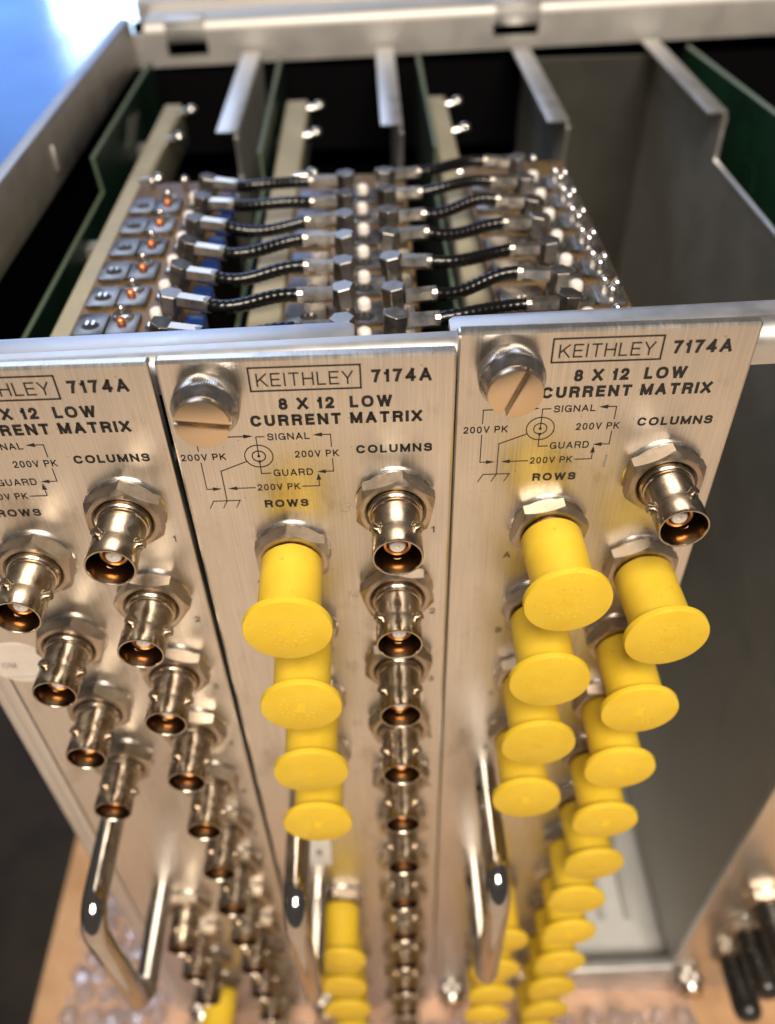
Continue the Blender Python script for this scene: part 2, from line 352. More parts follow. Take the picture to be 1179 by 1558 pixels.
# barrel of a three-lug triaxial jack
q = MB()
prof = [(0.2, 5.6), (-4.6, 5.6), (-4.9, 5.35), (-4.95, 5.0), (-5.15, 4.95), (-5.25, 5.15), (-5.55, 5.15), (-5.65, 4.86), (-9.3, 4.84), (-9.7, 4.74), (-11.2, 4.70), (-11.7, 4.76), (-12.1, 4.92), (-16.4, 4.95), (-16.7, 4.85), (-16.7, 4.55), (-16.5, 4.45)]
q.lathe(prof, 44, caps=(True, False)); q.cur = 1
q.lathe([(-16.5, 4.45), (-14.2, 4.34), (-6.6, 4.25)], 44, caps=(False, True)); q.cur = 0
for a in (PI*0.19, PI*0.81, PI*1.5):
    dx, dz = math.cos(a), math.sin(a)
    q.tube([(dx*4.3, -11.2, dz*4.3), (dx*5.65, -11.2, dz*5.65), (dx*5.85, -11.2, dz*5.85)], 0.95, 12)
    q.tube([(dx*4.2, -11.2, dz*4.2), (dx*4.78, -11.2, dz*4.78)], 1.55, 14)
ME['connector'] = q.mesh('connector', ['nickel', 'inner'], smooth=38)
q = MB(); q.lathe([(-6.7, 2.75), (-13.0, 2.75), (-13.3, 2.65), (-13.3, 2.15), (-13.0, 2.05), (-9.6, 2.05)], 28, caps=(False, False)); ME['contact_ring'] = q.mesh('contact_ring', 'copper')
q = MB(); q.lathe([(-6.7, 1.95), (-12.6, 1.75), (-13.4, 1.65), (-13.7, 1.4), (-13.75, 0.5), (-13.2, 0.42)], 24); ME['insulator'] = q.mesh('insulator', 'ptfe')
# yellow dust cap
q = MB(); q.lathe([(-4.5, 5.2), (-4.5, 6.25), (-4.9, 6.55), (-10, 6.46), (-19.9, 6.40), (-20.3, 6.55), (-20.5, 6.9), (-20.65, 8.65), (-20.9, 8.9), (-22.0, 8.9), (-22.3, 8.78), (-22.4, 8.5), (-22.4, 0.3)], 64)
random.seed(21)
for rr, n in ((4.6, 17), (3.2, 13)):
    for i in range(n):
        a = 2*PI*i/n + random.uniform(-.05, .05)
        if random.random() < 0.15: continue
        cx, cz = rr*math.cos(a), rr*math.sin(a); w = random.uniform(.18, .34)
        q.box(cx-w, cx+w*random.uniform(.1, 1), -22.5, -22.3, cz-.10, cz+.10); q.box(cx-.09, cx+.09, -22.505, -22.3, cz-w, cz+w*random.uniform(.2, 1))
for k in range(6):
    cz = 1.4-k*.55; w = random.uniform(.8, 1.5); q.box(-w, w*.8, -22.495, -22.3, cz-.09, cz+.09)
ME['yellow_cap'] = q.mesh('yellow_cap', 'yellow', smooth=40)
q = MB(); q.lathe([(-4.6, 4.9), (-4.6, 5.5), (-5.2, 5.8), (-22, 5.6), (-24.6, 5.3), (-26.6, 4.1), (-27.5, 2.2), (-27.7, 0.3)], 32); ME['black_cap'] = q.mesh('black_cap', 'black_rubber', smooth=50)
# thumb screw: collar, knurled skirt, cone, slotted face
q = MB(); q.lathe([(7.0, 1.7), (0.0, 1.7)], 16); q.lathe([(0.0, 4.3), (-1.6, 4.3), (-1.6, 5.6), (-1.9, 5.95)], 72, caps=(True, False))
q.lathe([(-1.9, 5.95), (-2.1, 6.05), (-5.0, 6.05), (-5.2, 5.9)], 180, rad=lambda i, t: 1+0.007*(1 if i % 2 else -1), caps=(False, False))
q.lathe([(-5.2, 5.9), (-5.5, 5.85), (-7.4, 5.12), (-7.75, 5.0)], 72, caps=(False, True)); ME['thumb_screw'] = q.mesh('thumb_screw', 'darkmetal', smooth=30)
q = MB()
for sgn in (1, -1):
    pts = []; R0, g = 4.98, 0.48
    a0 = math.asin(g/R0)
    for i in range(21):
        a = a0 + (PI-2*a0)*i/20; pts.append((R0*math.cos(a), sgn*R0*math.sin(a)))
    q.prism(pts, -7.7, -9.25, 'y')
ME['slotted_face'] = q.mesh('slotted_face', 'screwface', 0.15, 2)
# pull handle
pts = [(0, 0.5, 0)]; rb, Lh, zt, zb = 8.0, 36.0, 0.0, -65.0
pts.append((0, -Lh+rb, 0))
for i in range(1, 9): a = PI/2*i/8; pts.append((0, -Lh+rb-rb*math.sin(a), -rb+rb*math.cos(a)))
pts.append((0, -Lh, zb/2)); pts.append((0, -Lh, zb+rb))
for i in range(1, 9): a = PI/2*i/8; pts.append((0, -Lh+rb-rb*math.cos(a), zb+rb-rb*math.sin(a)))
pts.append((0, 0.5, zb))
q = MB(); q.tube(pts, 3.45, 24); ME['handle'] = q.mesh('handle', 'chrome', smooth=60)

# ------------------------------------------------------------------ print on the panels
PH, PT = 342.0, 2.6                         # panel height and thickness
INK = -0.045
def arc(cx, cy, rx_, ry_, a0, a1, n=18, e=2.35):
    out = []
    for i in range(n+1):
        t = math.radians(a0+(a1-a0)*i/n); c, s_ = math.cos(t), math.sin(t)
        out.append((cx+rx_*math.copysign(abs(c)**(2/e), c), cy+ry_*math.copysign(abs(s_)**(2/e), s_)))
    return out
# printed sans capitals as pen strokes: advance width and centre lines in a unit box
GLY = {
 'A': (.86, [[(0,0),(.5,1)], [(.5,1),(1,0)], [(.2,.30),(.8,.30)]]),
 'B': (.76, [[(0,0),(0,1)], [(0,1),(.6,1)]+arc(.6,.765,.34,.235,90,-90)+[(0,.53)], [(0,.53),(.62,.53)]+arc(.62,.265,.38,.265,90,-90)+[(0,0)]]),
 'C': (.86, [arc(.5,.5,.5,.5,38,322,30)]),
 'D': (.82, [[(0,0),(0,1)], [(0,1),(.45,1)]+arc(.45,.5,.55,.5,90,-90)+[(0,0)]]),
 'E': (.70, [[(1,1),(0,1),(0,0),(1,0)], [(0,.52),(.9,.52)]]),
 'F': (.66, [[(1,1),(0,1),(0,0)], [(0,.5),(.86,.5)]]),
 'G': (.88, [arc(.5,.5,.5,.5,40,350,30)+[(1,.46),(.6,.46)], [(1,.46),(1,0)]]),
 'H': (.80, [[(0,0),(0,1)], [(1,0),(1,1)], [(0,.52),(1,.52)]]),
 'I': (.16, [[(.5,0),(.5,1)]]),
 'K': (.80, [[(0,0),(0,1)], [(.96,1),(0,.36)], [(.34,.58),(1,0)]]),
 'L': (.64, [[(0,1),(0,0),(1,0)]]),
 'M': (.94, [[(0,0),(0,1)], [(0,1),(.5,.06)], [(.5,.06),(1,1)], [(1,1),(1,0)]]),
 'N': (.82, [[(0,0),(0,1)], [(0,1),(1,0)], [(1,0),(1,1)]]),
 'O': (.92, [arc(.5,.5,.5,.5,0,360,40)]),
 'P': (.74, [[(0,0),(0,1)], [(0,1),(.62,1)]+arc(.62,.73,.38,.27,90,-90)+[(0,.46)]]),
 'R': (.80, [[(0,0),(0,1)], [(0,1),(.62,1)]+arc(.62,.75,.38,.25,90,-90)+[(0,.5)], [(.55,.5),(.8,.44),(.92,.32),(.97,0)]]),
 'S': (.78, [[(.97,.74)]+arc(.5,.76,.46,.24,20,180)+arc(.5,.745,.46,.225,180,262,10)+arc(.5,.265,.5,.255,82,0,10)+arc(.5,.25,.5,.25,0,-165)]),
 'T': (.74, [[(0,1),(1,1)], [(.5,1),(.5,0)]]),
 'U': (.80, [[(0,1),(0,.4)]+arc(.5,.4,.5,.4,180,360)+[(1,1)]]),
 'V': (.80, [[(0,1),(.5,0)], [(.5,0),(1,1)]]),
 'W': (1.14, [[(0,1),(.24,0)], [(.24,0),(.5,.98)], [(.5,.98),(.76,0)], [(.76,0),(1,1)]]),
 'X': (.82, [[(0,0),(1,1)], [(0,1),(1,0)]]),
 'Y': (.80, [[(0,1),(.5,.44),(1,1)], [(.5,.44),(.5,0)]]),
 '0': (.68, [arc(.5,.5,.5,.5,0,360,34)]),
 '1': (.36, [[(1,0),(1,1)], [(.95,.9),(.7,.76),(0,.74)]]),
 '2': (.66, [arc(.5,.70,.48,.30,170,0,14)+[(.94,.56),(.7,.38),(.1,.12),(0,0),(1,0)]]),
 '3': (.66, [arc(.48,.755,.42,.245,160,-88,16)+arc(.5,.265,.5,.265,88,-165,16)]),
 '4': (.72, [[(.74,0),(.74,1)], [(.74,1),(0,.26)], [(0,.26),(1,.26)]]),
 '5': (.66, [[(.92,1),(.16,1),(.06,.46)]+arc(.5,.32,.5,.32,140,-165,18)]),
 '6': (.66, [arc(.5,.31,.5,.31,0,360,28), [(.02,.36),(.1,.7)]+arc(.52,.62,.42,.38,150,30,10)]),
 '7': (.64, [[(0,1),(1,1),(.62,.56),(.36,0)]]),
 '8': (.68, [arc(.5,.765,.43,.235,0,360,28), arc(.5,.265,.5,.265,0,360,28)]),
 '9': (.66, [arc(.5,.69,.5,.31,0,360,28), [(.98,.64),(.9,.3)]+arc(.48,.38,.42,.38,-30,-150,10)]),
}
def ribbon(q, pts, w):
    """flat stroke with square ends and mitred joints"""
    P = [Vector(p) for p in pts]; P = [P[0]] + [b_ for a_, b_ in zip(P, P[1:]) if (b_-a_).length > 1e-4]
    closed = (P[0]-P[-1]).length < 1e-3 and len(P) > 4
    n = len(P)
    if not closed:
        P[0] = P[0] + (P[0]-P[1]).normalized()*w/2; P[-1] = P[-1] + (P[-1]-P[-2]).normalized()*w/2
    vs = []
    for i in range(n):
        if closed: d0 = P[i]-P[i-1] if i else P[0]-P[-2]; d1 = P[i+1]-P[i] if i < n-1 else P[1]-P[0]
        else: d0 = P[i]-P[i-1] if i else P[1]-P[0]; d1 = P[i+1]-P[i] if i < n-1 else P[-1]-P[-2]
        d0 = d0.normalized(); d1 = d1.normalized()
        n0, n1 = Vector((-d0.y, d0.x)), Vector((-d1.y, d1.x)); mt_ = n0+n1
        mt_ = mt_.normalized() if mt_.length > 1e-6 else n0
        k = min(1/max(mt_.dot(n0), .35), 1.9)*w/2
        for s_ in (1, -1): vs.append((P[i].x+mt_.x*k*s_, INK, P[i].y+mt_.y*k*s_))
    q.add(vs, [(2*i, 2*i+1, 2*i+3, 2*i+2) for i in range(n-1)])
def put(q, s, u0, u1, zt, zb, w=0.25, shear=0.0, gap=None, dy=0.0):
    """print s between u0 and u1 (or at natural width), zt top and zb bottom; w is the pen width"""
    h = zt-zb; gap = gap if gap is not None else 0.16*h + w*0.3
    ws = [GLY[c][0]*h if c != ' ' else .22*h for c in s]; tot = sum(ws)
    k = (u1-u0-gap*(len(s)-1))/tot if u1 is not None else 1.0
    u = u0; off = INK; qs = MB()
    for c, cw in zip(s, ws):
        cw *= k
        if c != ' ':
            for st in GLY[c][1]:
                pts = [(u+w/2+(cw-w)*x, zb+w/2+(h-w)*y) if c != 'I' else (u+cw/2, zb+w/2+(h-w)*y) for x, y in st]
                ribbon(qs, pts, w)
        u += cw+gap
    zm = (zt+zb)/2
    q.add([(x+shear*(z-zm), y+dy, z) for x, y, z in qs.v], qs.f)
def line(q, pts, w=0.2):
    for (a, b_), (c, d) in zip(pts, pts[1:]):
        dx, dz = c-a, d-b_; l = math.hypot(dx, dz); nx_, nz_ = -dz/l*w/2, dx/l*w/2; ex, ez = dx/l*w/2, dz/l*w/2
        q.add([(a-ex+nx_, INK, b_-ez+nz_), (a-ex-nx_, INK, b_-ez-nz_), (c+ex-nx_, INK, d+ez-nz_), (c+ex+nx_, INK, d+ez+nz_)], [(0,1,2,3)])
def arrow(q, tip, d, l=1.75, w=0.95):
    tx, tz = tip; q.add([(tx, INK-.004, tz), (tx-d[0]*l-d[1]*w/2, INK-.004, tz-d[1]*l+d[0]*w/2), (tx-d[0]*l+d[1]*w/2, INK-.004, tz-d[1]*l-d[0]*w/2)], [(0,1,2)])
def circ(q, c, r, w=0.2, n=40):
    line(q, [(c[0]+r*math.cos(2*PI*i/n), c[1]+r*math.sin(2*PI*i/n)) for i in range(n+1)], w)
def disc(q, c, r, n=16):
    q.add([(c[0]+r*math.cos(2*PI*i/n), INK-.006, c[1]+r*math.sin(2*PI*i/n)) for i in range(n)], [list(range(n))])

VC, VR, VE, PITCH, UC, UR = 34.5, 48.0, 224.5, 26.45, 42.2, 20.1
def inkmeshes():
    out = {}
    q = MB(); line(q, [(16.45,-1.9),(36.45,-1.9),(36.45,-6.88),(16.45,-6.88),(16.45,-1.9)], 0.34); put(q, 'KEITHLEY', 17.65, 35.15, -3.1, -5.95, 0.30); out['brand_mark'] = q
    q = MB(); put(q, '7174A', 38.4, 49.3, -3.05, -5.8, 0.60); out['model_number'] = q
    q = MB(); put(q, '8 X 12  LOW', 21.1, 42.05, -8.6, -11.2, 0.60); put(q, 'CURRENT MATRIX', 15.45, 47.6, -12.3, -14.85, 0.61); out['title_lettering'] = q
    q = MB(); put(q, 'COLUMNS', 34.9, 49.6, -20.15, -22.15, 0.46); put(q, 'ROWS', 15.65, 24.55, -33.5, -35.5, 0.46); out['heading_lettering'] = q
    q = MB(); w = 0.2
    put(q, 'SIGNAL', 18.15, 26.2, -16.6, -18.2); put(q, 'GUARD', 18.35, 26.15, -25.5, -27.2)
    put(q, '200V PK', 23.0, 31.5, -21.0, -22.65); put(q, '200V PK', 14.75, 23.25, -29.2, -30.85); put(q, '200V PK', 0.95, 9.6, -21.0, -22.6)
    c = (16.0, -22.0); circ(q, c, 2.72); circ(q, c, 1.28); disc(q, c, .3); disc(q, (16.0, -23.35), .32)
    line(q, [c, (16.0, -17.3), (17.55, -17.3)]); line(q, [(16.0, -23.35), (16.0, -26.4), (17.8, -26.4)])
    line(q, [(4.6, -20.3), (4.6, -17.1), (15.0, -17.1)]); arrow(q, (15.4, -17.1), (1, 0))
    line(q, [(27.3, -17.25), (30.2, -17.25), (30.2, -20.2)]); arrow(q, (26.85, -17.25), (-1, 0))
    line(q, [(30.2, -23.2), (30.2, -26.4), (27.6, -26.4)]); arrow(q, (26.95, -26.4), (-1, 0))
    line(q, [(23.8, -30.1), (27.15, -30.1), (27.15, -27.4)]); arrow(q, (27.15, -26.75), (0, 1))
    line(q, [(14.3, -30.05), (9.3, -30.05)]); arrow(q, (8.9, -30.05), (-1, 0))
    line(q, [(4.6, -23.2), (4.6, -30.05), (7.0, -30.05)]); arrow(q, (7.55, -30.05), (1, 0))
    line(q, [(13.5, -23.2), (8.15, -25.45), (8.15, -33.3)]); line(q, [(5.4, -33.3), (10.8, -33.3)])
    for x in (5.4, 8.15, 10.8): line(q, [(x, -33.3), (x-.95, -35.2)])
    out['wiring_diagram'] = q
    for i in range(12):
        q = MB(); zc = -43.4-i*PITCH; put(q, str(i+1), 49.75 if i < 9 else 48.9, None, zc+.95, zc-.95, 0.28); out['column_number.%d' % i] = q
    for i, s in enumerate('ABCDEFGH'):
        q = MB(); zc = -(VR if i < 4 else VE) - PITCH*(i % 4) - 9.2
        put(q, s, 11.3, None, zc+.95, zc-.95, 0.28); out['row_letter.%d' % i] = q
    return out
INKS = inkmeshes()
def shifted(q, name, mt):
    me = q.mesh(name, mt, smooth=0)
    for v_ in me.vertices: v_.co.z += PH*S
    return me
INKME = {k: shifted(q, k, 'ink') for k, q in INKS.items()}
q = MB(); q.box(0.12, 53.72, 0, PT, 0, PH); PANEL = q.mesh('front_panel', 'panel', 0.55, 2, smooth=0)
q = MB(); q.box(-0.85, 53.9, 0, PT, 0, PH); PANEL3 = q.mesh('front_panel', 'panel', 0.55, 2, smooth=0)

# ------------------------------------------------------------------ a card
def connector(root, x, z, rot):
    c = link('connector', ME['connector'], root, (x, 0, z), (0, rot, 0))
    for k, spin in (('nut', random.uniform(0, PI/3)), ('washer', 0), ('contact_ring', 0), ('insulator', 0)):
        link(k, ME[k], c, (0, 0, 0), (0, spin, 0))
    return c
def screw(root, x, z, ang):
    s = link('thumb_screw', ME['thumb_screw'], root, (x, 0, z)); link('slotted_face', ME['slotted_face'], s, (0, 0, 0), (0, ang, 0))
NOTCH = 152
def outline(y0, y1, zlow, zhigh, zbot=-322.1, slant=5, ycut=NOTCH):
    return [(y0, zbot), (y0, zlow), (ycut+slant*0.4, zlow), (ycut, zhigh), (y1, zhigh), (y1, zbot)]
def card(loc, label, rot_fn, angs, rows=True):
    """loc is the top-left front corner of the panel; the Empty sits at the panel's foot"""
    root = thing('matrix_card', (loc[0], loc[1], loc[2]-PH), label, 'circuit card', 'matrix cards plugged into the chassis')
    p = link('front_panel', PANEL3 if loc[0] > 50 else PANEL, root)
    for k, me in INKME.items(): link(k.split('.')[0], me, p)
    for i in range(12): connector(root, UC, PH-VC-i*PITCH, rot_fn(0, i))
    for i in range(4): connector(root, UR, PH-VR-i*PITCH, rot_fn(1, i))
    for i in range(4): connector(root, UR, PH-VE-i*PITCH, rot_fn(2, i))
    link('handle', ME['handle'], root, (12.4, 0, PH-150.5))
    screw(root, 8.7, PH-7.2, angs[0]); screw(root, 8.0, PH-331, angs[1])
    return root
def cmesh(root, name, mb, mt, bevel=0.0, seg=2, smooth=35, parent=None, kind=None):
    """part built in world millimetres"""
    me = mb.mesh(name, mt, bevel, seg, smooth); o = root.location
    for v_ in me.vertices: v_.co -= o
    r_ = link(name, me, parent or root)
    if kind: r_['kind'] = kind
    return r_

cards = [
 card((-54.73, 0.4, -0.45), 'matrix card with bare silver jacks between side rail and half capped card', lambda g, i: 0.42 + 0.1*math.sin(i*2.1+g), (0.4, 0.2)),
 card((0.0, 0.0, 0.0), 'matrix card with bare column jacks and yellow caps on its row jacks', lambda g, i: 0.03*math.sin(i), (0.14, 1.0)),
 card((54.98, 3.3, 1.8), 'matrix card nearly fully fitted with yellow caps beside the empty slot', lambda g, i: -0.5, (1.95, 0.6)),
]
TOP = cards
def boards(root, xp, xplate, xb0, xb1, xc0, xc1, pcbx, dy):
    yf = root.location.y/S + PT - .05
    # cover plate with folded lip on the right side of the card
    q = MB(); q.prism(outline(yf, 262, -33.5, -18.6, ycut=NOTCH+14+dy), xplate, xplate+1.3, 'x'); sp = cmesh(root, 'cover_plate', q, 'alu_shield')
    q = MB(); q.prism([(NOTCH+16+dy, -18.5), (262, -18.5), (262, -17.2), (NOTCH+14.5+dy, -17.2)], xplate-6.2, xplate+1.3, 'x'); cmesh(root, 'lip', q, 'alu', 0.4, parent=sp)
    # main circuit board
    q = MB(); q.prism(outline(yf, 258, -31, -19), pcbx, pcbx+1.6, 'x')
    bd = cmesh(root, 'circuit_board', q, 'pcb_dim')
    ol = outline(yf, 258, -31, -19)[1:5]; q = MB()
    for (a, z0), (c, z1) in zip(ol, ol[1:]): q.tube([(pcbx+.8, a, z0), (pcbx+.8, c, z1)], 0.6, 4)
    cmesh(root, 'board_edge', q, 'pcb_edge', parent=bd)
    q = MB(); q.prism([(xc0, -40), (xc0, -27), (xc0+.8, -26), (xc1-.8, -26), (xc1, -27), (xc1, -40)], 18, 226, 'y'); cmesh(root, 'insulator_bar', q, 'cream', 0.3)
    for y in (40, 120, 205):
        q = MB(); q.box(pcbx+1.5, xc0+1, y, y+6, -39, -35); cmesh(root, 'bar_bracket', q, 'alu_shield')
        q = MB(); q.box(xc1-1, xb0+2, min(y, 112), min(y, 112)+6, -39, -35); cmesh(root, 'bar_bracket', q, 'alu_shield')
    for y, z in ((148, -22.5), (190, -24), (221, -24.5)):
        q = MB(); q.tube([(xc1-2, y, z-3.6), (xc1+3.4, y, z-3.0)], 1.5, 10); q.dome((xc1+4.2, y, z-2.4), 2.1, 1.9, 14, 8, True); cmesh(root, 'standoff', q, 'solder', smooth=60)
rows = {}
def relay_board(root, x0, x1, ys, kind):
    yb0, yb1 = ys[0]-9, ys[-1]+19
    q = MB(); q.box(x0, x1, yb0, yb1, -22.4, -20.6); rb = cmesh(root, 'relay_board', q, 'fr4', 0.2)
    q = MB(); q.box(x0+1.5, x1-1.5, yb0+2, yb1-2, -60, -22.42); cmesh(root, 'relay_block', q, 'slot')
    for y in ys:
        j = lambda s=.35: random.uniform(-s, s)
        # tinned relay plates
        def plate(a, c, dy=0.0, zt=-19.4):
            q = MB(); y0, y1 = y-4.9+dy, y+5.0+dy
            q.prism([(a+.8, y0), (c-.8, y0), (c, y0+.8), (c, y1-.8), (c-.8, y1), (a+.8, y1), (a, y1-.8), (a, y0+.8)], -20.58, zt, 'z')
            return cmesh(root, 'relay_plate', q, 'tin', 0.25, parent=rb)
        def hole(cx, cy, rx_=2.1, ry_=1.7, n_=14):
            q = MB(); q.prism([(cx+rx_*math.cos(2*PI*i/n_), cy+ry_*math.sin(2*PI*i/n_)) for i in range(n_)], -19.38, -19.30, 'z')
            cmesh(root, 'contact_hole', q, 'slot', parent=rb)
            q = MB()
            for s in (-.7, .7): q.box(cx+s-.28, cx+s+.28, cy-.5, cy+1.2, -19.30, -18.7)
            cmesh(root, 'contact_blade', q, 'solder', parent=rb)
        def post(cx, cy, copper=True):
            q = MB(); q.lathe([(-19.4, 2.35), (-18.8, 2.45), (-18.5, 2.2), (-18.7, 1.75), (-19.38, 1.7)], 20, (cx, cy, 0), 'z', caps=(True, True)); q.dome((cx+j(.2), cy+.2, -17.6), 1.05, 1.3, 12, 6, True)
            cmesh(root, 'solder_post', q, 'solder', parent=rb, smooth=60)
            if copper: q = MB(); q.dome((cx+j(.3), cy-3.1, -18.7), 1.2, 1.0, 12, 6, True); cmesh(root, 'copper_lead', q, 'flux', parent=rb, smooth=60)
        def white(cx, cy):
            q = MB(); q.lathe([(-20.5, 1.7), (-18.3, 1.7), (-17.6, 1.5), (-17.2, 1.0), (-17.1, 0.2)], 18, (cx+j(.2), cy+2.4+j(.2), 0), 'z'); cmesh(root, 'feedthrough', q, 'ptfe', parent=rb, smooth=50)
        def collar(cx, cy):
            q = MB(); q.box(cx-2.2, cx+2.2, cy-2.6, cy-1.9, -19.4, -17.2); q.box(cx-2.2, cx-1.6, cy-1.9, cy+2, -19.4, -17.6); q.box(cx+1.6, cx+2.2, cy-1.9, cy+2, -19.4, -17.6); cmesh(root, 'contact_cage', q, 'tin', 0.1, parent=rb)
        def pipe(cx, cy):
            q = MB(); q.box(cx-2.3, cx+2.3, cy-2.2, cy+2.2, -20.5, -16.0); cmesh(root, 'blue_insulator', q, 'blue', 0.6, parent=rb)
        if kind == 1:
            plate(x0+1.2, x0+8.4); plate(x0+8.7, x0+15.8); hole(x0+4.9, y-.8); post(x0+11.8, y+3.0)
            white(-11.7, y); hole(-11.9, y-2.3, 1.9, 1.5); pipe(-1.2, y-4.5)
        elif kind == 2:
            plate(x0+1.0, x0+10.5); plate(x0+14.5, x0+24.0); plate(x1-8.5, x1-1.0); hole(x0+6.2, y-1.6); hole(37.0, y-2.2, 2.4, 1.9)
            white(37.0, y)
        else:
            plate(x0+1, x0+11.5); plate(x1-15, x1-8.4); plate(x1-8.1, x1-.8); hole(x0+6.0, y-2.5); white(88.2, y); hole(88.6, y-2.3, 1.9, 1.5)
            for cx, cy in ((x1-5.2, y+3.4), (x1-2.6, y+1.6), (x1-4.4, y-1.6)):
                q = MB(); q.lathe([(-19.4, 1.3), (-17.6, 1.2), (-16.9, .7), (-16.6, .1)], 14, (cx, cy, 0), 'z'); cmesh(root, 'solder_post', q, 'solder', parent=rb, smooth=60)
            q = MB(); q.dome((83.2, y-5.6, -18.4), 1.3, 1.2, 12, 6, True); cmesh(root, 'copper_lead', q, 'flux', parent=rb, smooth=60)
    # loose ends behind the last row
    for k in range(3):
        q = MB(); cx = x0+5+k*9+random.uniform(-1, 1); rr_ = random.uniform(.8, 1.4); q.dome((cx, yb1-3.0, -18.9), rr_, rr_*1.1, 12, 8, True); q.tube([(cx, yb1-5, -20.4), (cx, yb1-3, -18.9)], .5, 8)
        cmesh(root, 'solder_post', q, 'solder', smooth=60)
Y1 = [47.7+13.35*k for k in range(-1, 6)]; Y2 = [49.2+13.45*k for k in range(-1, 6)]; Y3 = [54.3+13.6*k for k in range(-1, 6)]
boards(cards[0], -54.7, -5.6, -31.5, 0, -40.5, -33.2, -50.8, 0); relay_board(cards[0], -31.5, -2.2, Y1, 1)
boards(cards[1], 0, 49.8, 17.8, 0, 7.4, 16.4, 3.2, 2); relay_board(cards[1], 17.8, 50.0, Y2, 2)
boards(cards[2], 55, 105.8, 68.4, 0, 62.6, 70.2, 60.2, 0); relay_board(cards[2], 68.4, 100.2, Y3, 3)

q = MB(); q.prism([(202, -23.1), (219, -26.0), (205, -32.4), (191, -30.2)], -49.25, -49.1, 'x'); cmesh(cards[0], 'board_label', q, 'board_label')
# label, sticker and pencil notes on the panels
q = MB(); q.prism([(-50.4+7.6*math.cos(2*PI*i/48), -84.2+7.6*math.sin(2*PI*i/48)) for i in range(48)], 0.4-.12, 0.41, 'y')
stk = cmesh(cards[0], 'round_sticker', q, 'sticker', smooth=30); stk['label'] = 'round frosted sticker with faded print'
q = MB(); put(q, 'OM', -54.6, -51.2, -84.0, -86.2, 0.3)
for i in range(10): q.box(-54.8+i*1.0, -54.2+i*1.0, INK-.001, INK, -90.0, -89.6)
q.v = [(x, y+.4-.12, z) for x, y, z in q.v]; cmesh(cards[0], 'faded_print', q, 'sticker_ink', smooth=0, parent=stk)
q = MB(); q.box(11.4, 18.6, -.18, .02, -199.5, -182); lb = cmesh(cards[1], 'paper_label', q, 'paper', 0.05); lb['label'] = 'small white paper label'
q = MB(); q.prism([(14.0,-188), (15.6,-187.4), (16.0,-191), (14.9,-193), (13.9,-191.5)], -.2, -.181, 'y'); cmesh(cards[1], 'smudge', q, 'sticker_ink', parent=lb)
q = MB()
for s, u, z in (('3', 31.4, -36.2), ('14', 30.6, -63.2), ('15', 29.2, -89.6), ('16', 28.9, -115.2), ('17', 28.6, -141)): put(q, s, u, None, z+1.3, z-1.3, 0.10, 0.3)
cmesh(cards[1], 'pencil_note', q, 'pencil', smooth=0)
q = MB()
for s, u, z in (('2', -18.5, -63), ('3', -19.5, -89.0), ('4', -16.6, -38.5)): put(q, s, u, None, z+1.3, z-1.3, 0.10, 0.3)
q.v = [(x, y+.4, z) for x, y, z in q.v]; cmesh(cards[0], 'pencil_note', q, 'pencil', smooth=0)
q = MB(); line(q, [(85.1, -27.6), (85.0, -30.4)], 0.5); q.v = [(x, y+3.3, z) for x, y, z in q.v]; cmesh(cards[2], 'scratch', q, 'pencil', smooth=0)

# the card on the far side of the empty slot
X5, Y5, Z5 = 159.8, 3.3, 3.6
r5 = thing('matrix_card', (X5, Y5, Z5-PH), 'matrix card with black caps across the empty slot', 'circuit card', 'matrix cards plugged into the chassis')
p5 = link('front_panel', PANEL, r5)
for k, me in INKME.items(): link(k.split('.')[0], me, p5)
for i in range(3): connector(r5, UR, PH-VE-(i+1)*PITCH, 0.3)
screw(r5, 8.0, PH-331, 0.5)
q = MB(); q.prism(outline(6.1, 262, -34.0, -18.6, ycut=170), 160.4, 161.8, 'x'); sp = cmesh(r5, 'cover_plate', q, 'alu_shield')
q = MB(); q.prism([(172, -18.5), (262, -18.5), (262, -17.2), (170.5, -17.2)], 154.6, 161.8, 'x'); cmesh(r5, 'lip', q, 'alu', 0.4, parent=sp)
q = MB(); q.tube([(161.1, 10, -33.8), (161.1, 170, -33.8), (161.1, 171.6, -19.0)], 0.95, 6); cmesh(r5, 'plate_edge', q, 'alu', parent=sp)
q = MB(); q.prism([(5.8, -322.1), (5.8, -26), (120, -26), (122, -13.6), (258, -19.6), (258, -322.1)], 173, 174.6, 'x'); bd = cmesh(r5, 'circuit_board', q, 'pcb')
q = MB(); q.tube([(173.8, 9, -26), (173.8, 120, -26), (173.8, 122, -13.6), (173.8, 258, -19.6)], .9, 4); cmesh(r5, 'board_edge', q, 'pcb_edge', parent=bd)
for y, z in ((120, -30), (135, -36), (100, -42), (150, -46)):
    q = MB(); q.dome((172.6, y, z), 1.6, 1.4, 10, 6, True); cmesh(r5, 'solder_post', q, 'solder', parent=bd, smooth=60)
for y0 in (40, 75, 110, 150, 190):
    q = MB(); q.prism([(y0, -70), (y0+14, -34), (y0+24, -34), (y0+11, -70)], 172.8, 172.98, 'x'); cmesh(r5, 'ground_trace', q, 'pcb', parent=bd)
for r_, xp in ((cards[0], -5.6), (cards[1], 49.8), (cards[2], 105.8)):
    q = MB(); yc = NOTCH+14
    q.tube([(xp+.65, 10, -33.3), (xp+.65, yc+1.5, -33.3), (xp+.65, yc, -19.0)], 0.85, 6); cmesh(r_, 'plate_edge', q, 'alu')

